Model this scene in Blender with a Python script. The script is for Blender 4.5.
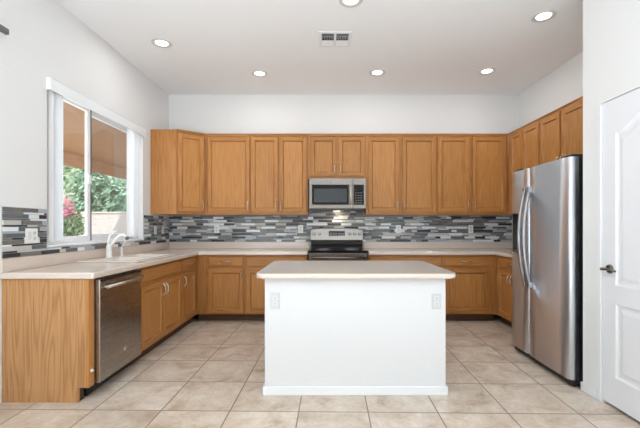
import bpy, bmesh, math, random
from mathutils import Vector, Matrix
R = math.radians
PI = math.pi
scn = bpy.context.scene
for _o in list(bpy.data.objects):
    bpy.data.objects.remove(_o)
COL = scn.collection

# ------------------------------------------------------------------ camera
F_PX = 365.0
cam_d = bpy.data.cameras.new('camera')
cam_d.sensor_width = 36.0
cam_d.sensor_fit = 'HORIZONTAL'
cam_d.lens = F_PX / 640.0 * 36.0
cam_d.shift_x = -5.7 / 640.0
cam_d.shift_y = 12.1 / 640.0
cam_d.clip_start = 0.05
cam_d.clip_end = 200
cam = bpy.data.objects.new('camera', cam_d)
COL.objects.link(cam)
cam.location = (0, 0, 1.24)
cam.rotation_euler = (R(90), 0, 0)
scn.camera = cam

# ------------------------------------------------------------------ world, sun, large lights, exposure
world = bpy.data.worlds.new('sky')
scn.world = world
world.use_nodes = True
wn = world.node_tree.nodes
wl = world.node_tree.links
bg = wn['Background']
sky = wn.new('ShaderNodeTexSky')
sky.sky_type = 'HOSEK_WILKIE'
sky.sun_direction = Vector((0.35, -0.55, 0.75)).normalized()
sky.turbidity = 3.0
sky.ground_albedo = 0.5
mixw = wn.new('ShaderNodeMixRGB')
mixw.inputs[0].default_value = 0.75
mixw.inputs[2].default_value = (0.93, 0.96, 1.0, 1)
wl.new(sky.outputs[0], mixw.inputs[1])
wl.new(mixw.outputs[0], bg.inputs[0])
bg.inputs[1].default_value = 3.0

sun_d = bpy.data.lights.new('sun', 'SUN')
sun_d.energy = 4.5
sun_d.angle = R(1.0)
sun_d.color = (1.0, 0.96, 0.9)
sun = bpy.data.objects.new('sun', sun_d)
COL.objects.link(sun)
sun.rotation_euler = Vector((-0.35, 0.55, -0.75)).to_track_quat('-Z', 'Y').to_euler()

def area(name, loc, target, sx, sy, energy, color=(1, 1, 1)):
    d = bpy.data.lights.new(name, 'AREA')
    d.shape = 'RECTANGLE'
    d.size = sx
    d.size_y = sy
    d.energy = energy
    d.color = color
    o = bpy.data.objects.new(name, d)
    COL.objects.link(o)
    o.location = loc
    o.rotation_euler = (Vector(target) - Vector(loc)).to_track_quat('-Z', 'Y').to_euler()
    return o

# added unseen fill: up-facing panel and side panel behind camera; daylight at the kitchen window
area('added_bounce_fill', (-0.15, -2.05, 0.42), (-0.15, -2.0, 3.2), 3.8, 2.4, 300, (0.83, 0.925, 1.0))  # added panel near the floor, brightens the room off the ceiling
area('added_side_fill', (-2.24, -1.4, 1.5), (2.0, 2.0, 1.4), 2.0, 2.0, 15, (0.88, 0.95, 1.0))  # added fill panel in front of the solid left wall
area('kitchen_window_daylight', (-2.85, 3.77, 1.80), (1.0, 3.77, 1.1), 1.5, 1.4, 16, (0.90, 0.96, 1.0))

scn.view_settings.view_transform = 'Standard'
scn.view_settings.look = 'None'
scn.view_settings.gamma = 1.0
scn.view_settings.use_curve_mapping = False
scn.view_settings.exposure = 0.18

# ------------------------------------------------------------------ material helpers
def srgb(r, g, b):
    def f(c):
        c /= 255.0
        return c / 12.92 if c <= 0.04045 else ((c + 0.055) / 1.055) ** 2.4
    return (f(r), f(g), f(b), 1.0)

def mat(name, col, rough=0.5, metal=0.0, spec=0.5, coat=0.0):
    m = bpy.data.materials.new(name)
    m.use_nodes = True
    b = m.node_tree.nodes['Principled BSDF']
    b.inputs['Base Color'].default_value = col
    b.inputs['Roughness'].default_value = rough
    b.inputs['Metallic'].default_value = metal
    b.inputs['Specular IOR Level'].default_value = spec
    if coat:
        b.inputs['Coat Weight'].default_value = coat
        b.inputs['Coat Roughness'].default_value = 0.15
    return m

def nodes(m):
    return m.node_tree.nodes, m.node_tree.links, m.node_tree.nodes['Principled BSDF']

def obj_coords(m, scale=(1, 1, 1), rnd=True):
    n, l, b = nodes(m)
    tc = n.new('ShaderNodeTexCoord')
    mp = n.new('ShaderNodeMapping')
    mp.inputs['Scale'].default_value = scale
    if rnd:
        oi = n.new('ShaderNodeObjectInfo')
        mu = n.new('ShaderNodeMath')
        mu.operation = 'MULTIPLY'
        mu.inputs[1].default_value = 37.0
        l.new(oi.outputs['Random'], mu.inputs[0])
        ad = n.new('ShaderNodeVectorMath')
        ad.operation = 'ADD'
        l.new(tc.outputs['Object'], ad.inputs[0])
        l.new(mu.outputs[0], ad.inputs[1])
        l.new(ad.outputs[0], mp.inputs[0])
    else:
        l.new(tc.outputs['Object'], mp.inputs[0])
    return mp

def noise(m, vec, scale, detail=4, rough=0.5, dist=0.0):
    n, l, b = nodes(m)
    t = n.new('ShaderNodeTexNoise')
    t.inputs['Scale'].default_value = scale
    t.inputs['Detail'].default_value = detail
    t.inputs['Roughness'].default_value = rough
    t.inputs['Distortion'].default_value = dist
    l.new(vec.outputs[0], t.inputs['Vector'])
    return t

def ramp(m, fac, stops):
    n, l, b = nodes(m)
    r = n.new('ShaderNodeValToRGB')
    e = r.color_ramp.elements
    while len(e) < len(stops):
        e.new(0.5)
    for i, (p, c) in enumerate(stops):
        e[i].position = p
        e[i].color = c
    l.new(fac, r.inputs[0])
    return r

def mixc(m, a, b_, fac, mode='MIX'):
    n, l, b = nodes(m)
    x = n.new('ShaderNodeMixRGB')
    x.blend_type = mode
    for s, v in ((0, fac), (1, a), (2, b_)):
        if hasattr(v, 'is_output'):
            l.new(v, x.inputs[s])
        else:
            x.inputs[s].default_value = v
    return x

def bump(m, h, strength, dist=0.01):
    n, l, b = nodes(m)
    bp = n.new('ShaderNodeBump')
    bp.inputs['Strength'].default_value = strength
    bp.inputs['Distance'].default_value = dist
    l.new(h, bp.inputs['Height'])
    l.new(bp.outputs[0], b.inputs['Normal'])

def paint(name, col, rough=0.6, tex=0.12, scale=45):
    m = mat(name, col, rough)
    n, l, b = nodes(m)
    mp = obj_coords(m, rnd=False)
    t = noise(m, mp, scale, 3, 0.55)
    bump(m, t.outputs['Fac'], tex, 0.01)
    return m

def wood(name, axis, light, mid, dark, rough=0.38, fig=0.25):
    m = mat(name, mid, rough, spec=0.3, coat=0.06)
    n, l, b = nodes(m)
    s = [1.0, 1.0, 1.0]
    s[axis] = 0.03
    mp = obj_coords(m, tuple(s))
    fine = noise(m, mp, 120, 4, 0.6)
    s2 = [1.0, 1.0, 1.0]
    s2[axis] = 0.07
    mp2 = obj_coords(m, tuple(s2))
    big = noise(m, mp2, 11.0, 1.5, 0.5)
    # cathedral figure: rings of a slowly varying field
    mul = n.new('ShaderNodeMath'); mul.operation = 'MULTIPLY'; mul.inputs[1].default_value = 60.0
    l.new(big.outputs['Fac'], mul.inputs[0])
    sn = n.new('ShaderNodeMath'); sn.operation = 'SINE'
    l.new(mul.outputs[0], sn.inputs[0])
    mr = n.new('ShaderNodeMapRange')
    mr.inputs[1].default_value = -1; mr.inputs[2].default_value = 1
    l.new(sn.outputs[0], mr.inputs[0])
    c1 = ramp(m, fine.outputs['Fac'], [(0.22, dark), (0.50, mid), (0.85, light)])
    c2 = ramp(m, mr.outputs[0], [(0.0, dark), (0.4, mid), (1.0, light)])
    mx = mixc(m, c1.outputs[0], c2.outputs[0], fig)
    # tone differs a little from board to board
    oi = n.new('ShaderNodeObjectInfo')
    tv = n.new('ShaderNodeMapRange')
    tv.inputs[3].default_value = 0.90; tv.inputs[4].default_value = 1.07
    l.new(oi.outputs['Random'], tv.inputs[0])
    tint = mixc(m, mx.outputs[0], tv.outputs[0], 1.0, 'MULTIPLY')
    l.new(tint.outputs[0], b.inputs['Base Color'])
    bump(m, fine.outputs['Fac'], 0.06, 0.004)
    return m

OAK_L, OAK_M, OAK_D = srgb(198, 143, 84), srgb(183, 125, 69), srgb(142, 90, 43)
W_V = wood('oak_upright', 2, OAK_L, OAK_M, OAK_D)
W_H = wood('oak_level', 0, OAK_L, OAK_M, OAK_D)
W_P = wood('oak_panel', 2, srgb(199, 145, 86), srgb(186, 129, 72), srgb(152, 99, 50))
W_END = wood('oak_end_panel', 2, srgb(204, 158, 110), srgb(190, 141, 93), srgb(156, 107, 65), fig=0.42)
W_IN = mat('cabinet_inside', srgb(190, 150, 105), 0.6)
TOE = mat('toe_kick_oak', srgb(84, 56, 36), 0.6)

WALL = paint('wall_paint', srgb(231, 231, 230), 0.7, 0.18, 40)
REARW = paint('greige_wall_paint', srgb(150, 142, 133), 0.7, 0.18, 40)  # unseen rear wall, toned dark to cut reflections in glass and steel
CEIL = paint('ceiling_paint', srgb(247, 248, 249), 0.8, 0.15, 40)
WHITE = mat('white_semigloss', srgb(236, 237, 239), 0.4)
DOORW = mat('white_door_paint', srgb(232, 233, 236), 0.4)
ISL = paint('island_paint', srgb(222, 222, 223), 0.6, 0.12, 45)
RING = mat('lamp_trim_ring', srgb(212, 211, 209), 0.4)
PLAST = mat('white_plastic', srgb(238, 238, 236), 0.35)
PLGREY = mat('pale_grey_plastic', srgb(204, 206, 207), 0.35)
PLAST2 = mat('offwhite_plastic', srgb(222, 222, 220), 0.35)
VINYL = mat('white_vinyl', srgb(240, 242, 244), 0.35)
DARKSLOT = mat('dark_slot', srgb(40, 40, 40), 0.7)
BLACK = mat('black_plastic', srgb(20, 20, 22), 0.35)
BLACKGL = mat('black_glass', srgb(8, 8, 9), 0.06, spec=0.35)
MWGL = mat('microwave_glass', srgb(62, 68, 74), 0.12, spec=0.5)
CHROME = mat('satin_nickel', srgb(208, 202, 192), 0.28, 1.0)
DKNICK = mat('dark_nickel', srgb(120, 116, 112), 0.25, 1.0)
HSTEEL = mat('handle_steel', srgb(158, 158, 160), 0.34, 1.0)
GREYM = mat('grey_metal', srgb(120, 120, 120), 0.4, 0.8)
BISQ = mat('white_sink', srgb(222, 213, 202), 0.18, coat=0.4)
DGREY = mat('display_print', srgb(160, 165, 170), 0.5)

def stainless(name, col, rough=0.28, axis=0):
    m = mat(name, col, rough, 1.0)
    n, l, b = nodes(m)
    s = [60.0, 60.0, 60.0]
    s[axis] = 1.0
    mp = obj_coords(m, tuple(s), rnd=False)
    t = noise(m, mp, 8, 3, 0.6)
    r = ramp(m, t.outputs['Fac'], [(0.25, (rough * 0.95,) * 3 + (1,)), (0.75, (rough * 1.08,) * 3 + (1,))])
    l.new(r.outputs[0], b.inputs['Roughness'])
    bump(m, t.outputs['Fac'], 0.008, 0.002)
    return m
STEEL = stainless('stainless_steel', srgb(212, 217, 224), 0.33, 1)
STEELX = stainless('stainless_steel_level', srgb(132, 127, 122), 0.24, 0)
STEELD = stainless('stainless_steel_dark', srgb(168, 163, 158), 0.27, 0)

def counter_mat():
    m = mat('beige_solid_surface', srgb(214, 201, 189), 0.16, coat=0.3)
    n, l, b = nodes(m)
    mp = obj_coords(m, rnd=False)
    a = noise(m, mp, 260, 2, 0.6)
    c = ramp(m, a.outputs['Fac'], [(0.30, srgb(198, 181, 167)), (0.45, srgb(219, 204, 191)), (0.62, srgb(222, 208, 196)), (0.75, srgb(233, 222, 212))])
    l.new(c.outputs[0], b.inputs['Base Color'])
    return m
COUNTER = counter_mat()

def floor_mat():
    m = mat('floor_tile', srgb(190, 176, 162), 0.32)
    n, l, b = nodes(m)
    tc = n.new('ShaderNodeTexCoord')
    mp = n.new('ShaderNodeMapping')
    mp.inputs['Rotation'].default_value = (0, 0, 0.0164)
    mp.inputs['Location'].default_value = (1.146 + 20 * 0.463, -2.436 + 30 * 0.455, 0)
    l.new(tc.outputs['Object'], mp.inputs[0])
    br = n.new('ShaderNodeTexBrick')
    br.offset = 0.0
    br.squash = 1.0
    br.inputs['Scale'].default_value = 1.0
    br.inputs['Brick Width'].default_value = 0.463
    br.inputs['Row Height'].default_value = 0.455
    br.inputs['Mortar Size'].default_value = 0.0046
    br.inputs['Mortar Smooth'].default_value = 0.25
    br.inputs['Color1'].default_value = (0.35, 0.35, 0.35, 1)
    br.inputs['Color2'].default_value = (0.65, 0.65, 0.65, 1)
    l.new(mp.outputs[0], br.inputs['Vector'])
    # each tile gets its own patch of the mottling
    ad = n.new('ShaderNodeVectorMath'); ad.operation = 'MULTIPLY_ADD'
    l.new(br.outputs['Color'], ad.inputs[0])
    ad.inputs[1].default_value = (9, 7, 0)
    l.new(tc.outputs['Object'], ad.inputs[2])
    a = noise(m, ad, 4.5, 6, 0.62, 0.6)
    c = ramp(m, a.outputs['Fac'], [(0.28, srgb(172, 149, 126)), (0.44, srgb(206, 188, 169)), (0.58, srgb(219, 205, 190)), (0.74, srgb(231, 221, 209))])
    g = noise(m, ad, 32, 4, 0.6)
    gr = ramp(m, g.outputs['Fac'], [(0.3, (0.88, 0.87, 0.86, 1)), (0.7, (1.05, 1.05, 1.05, 1))])
    c = mixc(m, c.outputs[0], gr.outputs[0], 1.0, 'MULTIPLY')
    pt = ramp(m, br.outputs['Color'], [(0.3, (0.94, 0.94, 0.94, 1)), (0.7, (1.04, 1.04, 1.03, 1))])
    c = mixc(m, c.outputs[0], pt.outputs[0], 1.0, 'MULTIPLY')
    f = mixc(m, c.outputs[0], srgb(126, 111, 98), br.outputs['Fac'])
    l.new(f.outputs[0], b.inputs['Base Color'])
    inv = n.new('ShaderNodeMath'); inv.operation = 'SUBTRACT'; inv.inputs[0].default_value = 1.0
    l.new(br.outputs['Fac'], inv.inputs[1])
    bump(m, inv.outputs[0], 0.4, 0.003)
    rr = ramp(m, a.outputs['Fac'], [(0.3, (0.28,) * 3 + (1,)), (0.7, (0.4,) * 3 + (1,))])
    l.new(rr.outputs[0], b.inputs['Roughness'])
    return m
FLOOR = floor_mat()

TILES = [mat('mosaic_charcoal_glass', srgb(60, 63, 68), 0.14),
         mat('mosaic_slate_glass', srgb(106, 110, 115), 0.14),
         mat('mosaic_taupe_stone', srgb(118, 114, 109), 0.4),
         mat('mosaic_pale_blue_glass', srgb(174, 182, 189), 0.12),
         mat('mosaic_white_glass', srgb(232, 235, 237), 0.14),
         mat('mosaic_light_stone', srgb(196, 192, 186), 0.4)]
TILE_W = [0.17, 0.20, 0.12, 0.10, 0.31, 0.10]
GROUT = mat('mosaic_grout', srgb(176, 176, 174), 0.8)

def emis(name, col, s):
    m = bpy.data.materials.new(name)
    m.use_nodes = True
    n, l, b = nodes(m)
    b.inputs['Base Color'].default_value = col
    b.inputs['Emission Color'].default_value = col
    b.inputs['Emission Strength'].default_value = s
    return m
LENS = emis('lamp_lens', (1.0, 0.98, 0.95, 1), 4.0)

def glass_mat(name, refl, tint=(1, 1, 1, 1)):
    m = bpy.data.materials.new(name)
    m.use_nodes = True
    n, l = m.node_tree.nodes, m.node_tree.links
    n.remove(n['Principled BSDF'])
    out = n['Material Output']
    tr = n.new('ShaderNodeBsdfTransparent'); tr.inputs[0].default_value = tint
    gl = n.new('ShaderNodeBsdfGlossy'); gl.inputs['Roughness'].default_value = 0.02
    mx = n.new('ShaderNodeMixShader'); mx.inputs[0].default_value = refl
    l.new(tr.outputs[0], mx.inputs[1]); l.new(gl.outputs[0], mx.inputs[2])
    l.new(mx.outputs[0], out.inputs[0])
    return m
GLASS = glass_mat('window_glass', 0.05)
def screen_mat():
    m = bpy.data.materials.new('insect_screen')
    m.use_nodes = True
    n, l = m.node_tree.nodes, m.node_tree.links
    n.remove(n['Principled BSDF'])
    out = n['Material Output']
    tr = n.new('ShaderNodeBsdfTransparent')
    df = n.new('ShaderNodeBsdfDiffuse'); df.inputs[0].default_value = srgb(84, 84, 84)
    mx = n.new('ShaderNodeMixShader'); mx.inputs[0].default_value = 0.34
    l.new(tr.outputs[0], mx.inputs[1]); l.new(df.outputs[0], mx.inputs[2])
    l.new(mx.outputs[0], out.inputs[0])
    return m
SCREEN = screen_mat()

# ------------------------------------------------------------------ mesh helpers
class MB:
    """collects shapes, then builds ONE mesh object"""
    def __init__(self):
        self.bm = bmesh.new()
    def _mi(self, fs, mi):
        for f in fs:
            f.material_index = mi
    def box(self, x0, x1, y0, y1, z0, z1, mi=0, bev=0.0, seg=1):
        b2 = bmesh.new()
        v = [b2.verts.new((x, y, z)) for z in (z0, z1) for y in (y0, y1) for x in (x0, x1)]
        for q in ((0, 2, 3, 1), (4, 5, 7, 6), (0, 1, 5, 4), (2, 6, 7, 3), (0, 4, 6, 2), (1, 3, 7, 5)):
            b2.faces.new([v[i] for i in q])
        if bev:
            bmesh.ops.bevel(b2, geom=b2.edges[:], offset=bev, segments=seg, affect='EDGES', profile=0.5, clamp_overlap=True)
        self.merge(b2, mi)
        return self
    def merge(self, b2, mi=0, M=None):
        bmesh.ops.recalc_face_normals(b2, faces=b2.faces[:])
        mp = {}
        for v in b2.verts:
            mp[v] = self.bm.verts.new(M @ v.co if M else v.co)
        for f in b2.faces:
            try:
                nf = self.bm.faces.new([mp[v] for v in f.verts])
                nf.material_index = mi if mi is not None else f.material_index
                nf.smooth = f.smooth
            except ValueError:
                pass
        b2.free()
    def cyl(self, p0, p1, r0, r1=None, n=20, mi=0, caps=True, smooth=True):
        r1 = r0 if r1 is None else r1
        p0, p1 = Vector(p0), Vector(p1)
        q = (p1 - p0).to_track_quat('Z', 'Y')
        b2 = bmesh.new()
        a, b = [], []
        for i in range(n):
            t = 2 * PI * i / n
            d = Vector((math.cos(t), math.sin(t), 0))
            a.append(b2.verts.new(p0 + q @ (d * r0)))
            b.append(b2.verts.new(p1 + q @ (d * r1)))
        for i in range(n):
            f = b2.faces.new((a[i], a[(i + 1) % n], b[(i + 1) % n], b[i]))
            f.smooth = smooth
        if caps:
            b2.faces.new(a[::-1]); b2.faces.new(b)
        self.merge(b2, mi)
        return self
    def tube(self, pts, r, n=10, mi=0):
        pts = [Vector(p) for p in pts]
        rs = r if isinstance(r, (list, tuple)) else [r] * len(pts)
        b2 = bmesh.new()
        rings = []
        up = None
        for i, p in enumerate(pts):
            t = (pts[min(i + 1, len(pts) - 1)] - pts[max(i - 1, 0)]).normalized()
            if up is None:
                up = t.orthogonal().normalized()
            up = (up - t * up.dot(t)).normalized()
            s = t.cross(up)
            rings.append([b2.verts.new(p + (up * math.cos(2 * PI * k / n) + s * math.sin(2 * PI * k / n)) * rs[i]) for k in range(n)])
        for i in range(len(rings) - 1):
            for k in range(n):
                f = b2.faces.new((rings[i][k], rings[i][(k + 1) % n], rings[i + 1][(k + 1) % n], rings[i + 1][k]))
                f.smooth = True
        b2.faces.new(rings[0][::-1]); b2.faces.new(rings[-1])
        self.merge(b2, mi)
        return self
    def lathe(self, prof, n=24, mi=0, M=None):
        b2 = bmesh.new()
        rings = []
        for (r, z) in prof:
            rings.append([b2.verts.new((r * math.cos(2 * PI * k / n), r * math.sin(2 * PI * k / n), z)) for k in range(n)])
        for i in range(len(rings) - 1):
            for k in range(n):
                f = b2.faces.new((rings[i][k], rings[i][(k + 1) % n], rings[i + 1][(k + 1) % n], rings[i + 1][k]))
                f.smooth = True
        b2.faces.new(rings[0][::-1]); b2.faces.new(rings[-1])
        self.merge(b2, mi, M)
        return self
    def prism(self, poly, z0, z1, mi=0, M=None, bev=0.0, seg=2):
        b2 = bmesh.new()
        a = [b2.verts.new((x, y, z0)) for x, y in poly]
        b = [b2.verts.new((x, y, z1)) for x, y in poly]
        n = len(poly)
        b2.faces.new(a[::-1]); b2.faces.new(b)
        for i in range(n):
            b2.faces.new((a[i], a[(i + 1) % n], b[(i + 1) % n], b[i]))
        if bev:
            es = [e for e in b2.edges if abs(e.verts[0].co.z - e.verts[1].co.z) < 1e-6]
            bmesh.ops.bevel(b2, geom=es, offset=bev, segments=seg, affect='EDGES', profile=0.5, clamp_overlap=True)
        self.merge(b2, mi, M)
        return self
    def quad(self, pts, mi=0):
        f = self.bm.faces.new([self.bm.verts.new(p) for p in pts])
        f.material_index = mi
        return self
    def build(self, name, mats, parent=None, loc=None):
        me = bpy.data.meshes.new(name)
        self.bm.to_mesh(me)
        self.bm.free()
        for m in (mats if isinstance(mats, (list, tuple)) else [mats]):
            me.materials.append(m)
        o = bpy.data.objects.new(name, me)
        COL.objects.link(o)
        if parent:
            o.parent = parent
        if loc:
            o.location = loc
        return o

def tag(o, label, cat, group=None, kind=None):
    o['label'] = label
    o['category'] = cat
    if group:
        o['group'] = group
    if kind:
        o['kind'] = kind
    return o

def thing(name, label, cat, loc=(0, 0, 0), rz=0.0, group=None):
    o = bpy.data.objects.new(name, None)
    o.empty_display_size = 0.05
    COL.objects.link(o)
    o.location = loc
    o.rotation_euler = (0, 0, rz)
    return tag(o, label, cat, group)

def struct(name, mb, m, label=None, parent=None):
    o = mb.build(name, m, parent)
    if parent is None:
        o['kind'] = 'structure'
        if label:
            o['label'] = label
    return o

def bevel_mod(o, w, seg=3, ang=40):
    b = o.modifiers.new('bevel', 'BEVEL')
    b.width = w
    b.segments = seg
    b.limit_method = 'ANGLE'
    b.angle_limit = R(ang)
    return o

def slab(xs, ys, keep, z0, z1):
    """rectilinear slab with holes: keep(i, j) tells which cells are solid"""
    mb = MB()
    bm = mb.bm
    V = {}
    def v(i, j, k):
        if (i, j, k) not in V:
            V[(i, j, k)] = bm.verts.new((xs[i], ys[j], (z0, z1)[k]))
        return V[(i, j, k)]
    def K(i, j):
        return 0 <= i < len(xs) - 1 and 0 <= j < len(ys) - 1 and keep(i, j)
    for i in range(len(xs) - 1):
        for j in range(len(ys) - 1):
            if not K(i, j):
                continue
            bm.faces.new((v(i, j, 1), v(i + 1, j, 1), v(i + 1, j + 1, 1), v(i, j + 1, 1)))
            bm.faces.new((v(i, j, 0), v(i, j + 1, 0), v(i + 1, j + 1, 0), v(i + 1, j, 0)))
            if not K(i, j - 1): bm.faces.new((v(i, j, 0), v(i + 1, j, 0), v(i + 1, j, 1), v(i, j, 1)))
            if not K(i, j + 1): bm.faces.new((v(i + 1, j + 1, 0), v(i, j + 1, 0), v(i, j + 1, 1), v(i + 1, j + 1, 1)))
            if not K(i - 1, j): bm.faces.new((v(i, j + 1, 0), v(i, j, 0), v(i, j, 1), v(i, j + 1, 1)))
            if not K(i + 1, j): bm.faces.new((v(i + 1, j, 0), v(i + 1, j + 1, 0), v(i + 1, j + 1, 1), v(i + 1, j, 1)))
    return mb

def rrect(x0, x1, y0, y1, r, n=6):
    P = []
    for cx, cy, a in ((x1 - r, y1 - r, 0), (x0 + r, y1 - r, 90), (x0 + r, y0 + r, 180), (x1 - r, y0 + r, 270)):
        for k in range(n + 1):
            t = R(a + 90.0 * k / n)
            P.append((cx + r * math.cos(t), cy + r * math.sin(t)))
    return P

# ------------------------------------------------------------------ room shell
XL, XR, YB, ZC = -2.28, 2.80, 5.30, 3.15
XP = 1.945          # face of the pantry wall
YR = -3.5           # rear wall
WY0, WY1, WZ0, WZ1 = 2.99, 4.55, 1.065, 2.455     # window opening
struct('floor', MB().box(XL - 0.15, XR + 0.15, YR - 0.15, YB + 0.15, -0.12, 0.0), FLOOR, 'beige square stone-look floor tiles with thin dark grout')
struct('ceiling', MB().box(XL - 0.15, XR + 0.15, YR - 0.15, YB + 0.15, ZC, ZC + 0.15), CEIL, 'flat white painted ceiling')
struct('wall_back', MB().box(XL - 0.15, XR + 0.15, YB, YB + 0.15, 0, ZC), WALL, 'off-white wall behind the range and cabinets')
T = 0.15
wl_mb = MB()
wl_mb.box(XL - T, XL, YR, WY0, 0, ZC)
wl_mb.box(XL - T, XL, WY1, YB, 0, ZC)
wl_mb.box(XL - T, XL, WY0, WY1, 0, WZ0)
wl_mb.box(XL - T, XL, WY0, WY1, WZ1, ZC)
struct('wall_left', wl_mb, WALL, 'off-white wall around the kitchen window')
struct('wall_right', MB().box(XR, XR + T, YR, YB, 0, ZC), WALL, 'off-white wall behind the refrigerator')
DY0, DY1, DZ = 1.76, 2.575, 2.105                # pantry door opening
wp = MB()
wp.box(XP, XP + 0.12, DY1, 2.76, 0, ZC)
wp.box(XP, XP + 0.12, DY0, DY1, DZ, ZC)
wp.box(XP, XP + 0.12, YR, DY0, 0, ZC)
wp.box(XP + 0.12, XR, 2.64, 2.76, 0, ZC)
struct('wall_pantry', wp, WALL, 'white wall holding the pantry door beside the refrigerator')
wr = MB()
wr.box(XL - T, XR + T, YR - T, YR, 0, ZC)
struct('wall_rear', wr, REARW, 'greige wall behind the viewer')

# pantry door (two raised panels, arched top), lever handle
def panel_loop(y0, y1, z0, z1, arch=0.0, inset=0.0, n=14):
    y0 += inset; y1 -= inset; z0 += inset; z1 -= inset
    P = [(y0, z0), (y1, z0)]
    if arch:
        for k in range(n + 1):
            t = k / n
            y = y1 + (y0 - y1) * t
            s = math.sin(PI * t)
            P.append((y, z1 - arch + arch * s * s * (1.0 if s > 0 else 0)))
    else:
        P += [(y1, z1), (y0, z1)]
    return P

def panel_door():
    mb = MB()
    x_face, x_back = XP + 0.008, XP + 0.043
    y0, y1, z0, z1 = DY0 + 0.003, DY1 - 0.003, 0.022, DZ - 0.004
    loops = [dict(y0=DY0 + 0.115, y1=DY1 - 0.115, z0=0.215, z1=0.715, arch=0.0),
             dict(y0=DY0 + 0.115, y1=DY1 - 0.115, z0=0.84, z1=1.985, arch=0.115)]
    bm = mb.bm
    outer = [bm.verts.new((x_face, y, z)) for y, z in ((y0, z0), (y1, z0), (y1, z1), (y0, z1))]
    es = [bm.edges.new((outer[i], outer[(i + 1) % 4])) for i in range(4)]
    holes = []
    for L in loops:
        P = panel_loop(**L)
        vs = [bm.verts.new((x_face, y, z)) for y, z in P]
        es += [bm.edges.new((vs[i], vs[(i + 1) % len(vs)])) for i in range(len(vs))]
        holes.append((L, vs))
    bmesh.ops.triangle_fill(bm, use_beauty=True, use_dissolve=False, edges=es)
    for L, vs in holes:
        prev = vs
        for ins, dx in ((0.012, 0.010), (0.030, 0.011), (0.055, 0.003)):
            P = panel_loop(inset=ins, **L)
            cur = [bm.verts.new((x_face + dx, y, z)) for y, z in P]
            for i in range(len(P)):
                bm.faces.new((prev[i], prev[(i + 1) % len(P)], cur[(i + 1) % len(P)], cur[i]))
            prev = cur
        bm.faces.new(prev)
    back = [bm.verts.new((x_back, y, z)) for y, z in ((y0, z0), (y1, z0), (y1, z1), (y0, z1))]
    bm.faces.new(back)
    for i in range(4):
        bm.faces.new((outer[i], outer[(i + 1) % 4], back[(i + 1) % 4], back[i]))
    bmesh.ops.recalc_face_normals(bm, faces=bm.faces[:])
    return mb
d1 = panel_door().build('door_1', DOORW)
d1['kind'] = 'structure'
d1['label'] = 'white two-panel pantry door with arched top panel'
hy, hz = 2.508, 0.945
h = MB()
xf = XP + 0.008
h.cyl((xf, hy, hz), (xf - 0.008, hy, hz), 0.032, 0.030, 24)
h.cyl((xf - 0.008, hy, hz), (xf - 0.014, hy, hz), 0.030, 0.022, 24)
h.cyl((xf - 0.014, hy, hz), (xf - 0.05, hy, hz), 0.011, None, 16)
h.build('door_rosette', DKNICK, d1)
h = MB()
h.tube([(xf - 0.05, hy + 0.012, hz), (xf - 0.052, hy - 0.02, hz + 0.002), (xf - 0.05, hy - 0.06, hz + 0.004), (xf - 0.047, hy - 0.105, hz - 0.004)], [0.011, 0.010, 0.008, 0.007], 12)
h.build('door_handle', DKNICK, d1)

# jamb trim round the pantry door and baseboards
tr = MB()
tr.box(XP - 0.007, XP, DY1, DY1 + 0.034, 0.0, DZ + 0.0, 0, 0.003)
struct('trim_1', tr, DOORW, 'narrow white jamb trim beside the pantry door')
bb = MB()
bb.box(XP - 0.014, XP, DY1 + 0.036, 2.774, 0, 0.062, 0, 0.004)
bb.box(XP - 0.014, XP + 0.05, 2.7605, 2.774, 0, 0.062, 0, 0.004)
struct('baseboard_right', bb, DOORW, 'white baseboard on the pantry wall end')
bb = MB()
bb.box(XL, XL + 0.014, YR, 2.50, 0, 0.08, 0, 0.004)
struct('baseboard_left', bb, DOORW, 'white baseboard on the left wall')

# ------------------------------------------------------------------ window
XG = -2.385
wf = MB()
def frame_rect(mb, x0, x1, y0, y1, z0, z1, w, bev=0.003):
    mb.box(x0, x1, y0, y0 + w, z0, z1, 0, bev)
    mb.box(x0, x1, y1 - w, y1, z0, z1, 0, bev)
    mb.box(x0, x1, y0 + w, y1 - w, z0, z0 + w, 0, bev)
    mb.box(x0, x1, y0 + w, y1 - w, z1 - w, z1, 0, bev)
frame_rect(wf, XG - 0.04, XG + 0.04, WY0 + 0.001, WY1 - 0.001, WZ0 + 0.001, WZ1 - 0.001, 0.03)
win = wf.build('window_1', VINYL)
win['kind'] = 'structure'
win['label'] = 'white sliding window above the sink'
s = MB(); frame_rect(s, XG + 0.004, XG + 0.030, WY0 + 0.031, 3.655, WZ0 + 0.031, WZ1 - 0.031, 0.05)
s1 = s.build('sash', VINYL, win)
MB().box(XG + 0.003, XG + 0.031, 3.6555, 3.669, WZ0 + 0.031, WZ1 - 0.031).build('sash_shadow_strip', GREYM, s1)  # grey strip stands in for the shadow gap between the sashes
MB().box(XG + 0.014, XG + 0.018, WY0 + 0.08, 3.606, WZ0 + 0.08, WZ1 - 0.08).build('glass_pane', GLASS, s1)
s = MB(); frame_rect(s, XG - 0.030, XG - 0.004, 3.66, WY1 - 0.031, WZ0 + 0.031, WZ1 - 0.031, 0.06)
s2 = s.build('sash', VINYL, win)
MB().box(XG - 0.018, XG - 0.014, 3.719, WY1 - 0.09, WZ0 + 0.09, WZ1 - 0.09).build('glass_pane', GLASS, s2)
MB().quad([(XG - 0.036, 3.69, WZ0 + 0.03), (XG - 0.036, WY1 - 0.05, WZ0 + 0.03), (XG - 0.036, WY1 - 0.05, WZ1 - 0.03), (XG - 0.036, 3.69, WZ1 - 0.03)]).build('insect_screen', SCREEN, win)
MB().box(XG + 0.030, XG + 0.045, 3.608, 3.652, 1.66, 1.75, 0, 0.004).build('window_latch', VINYL, win)
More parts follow.
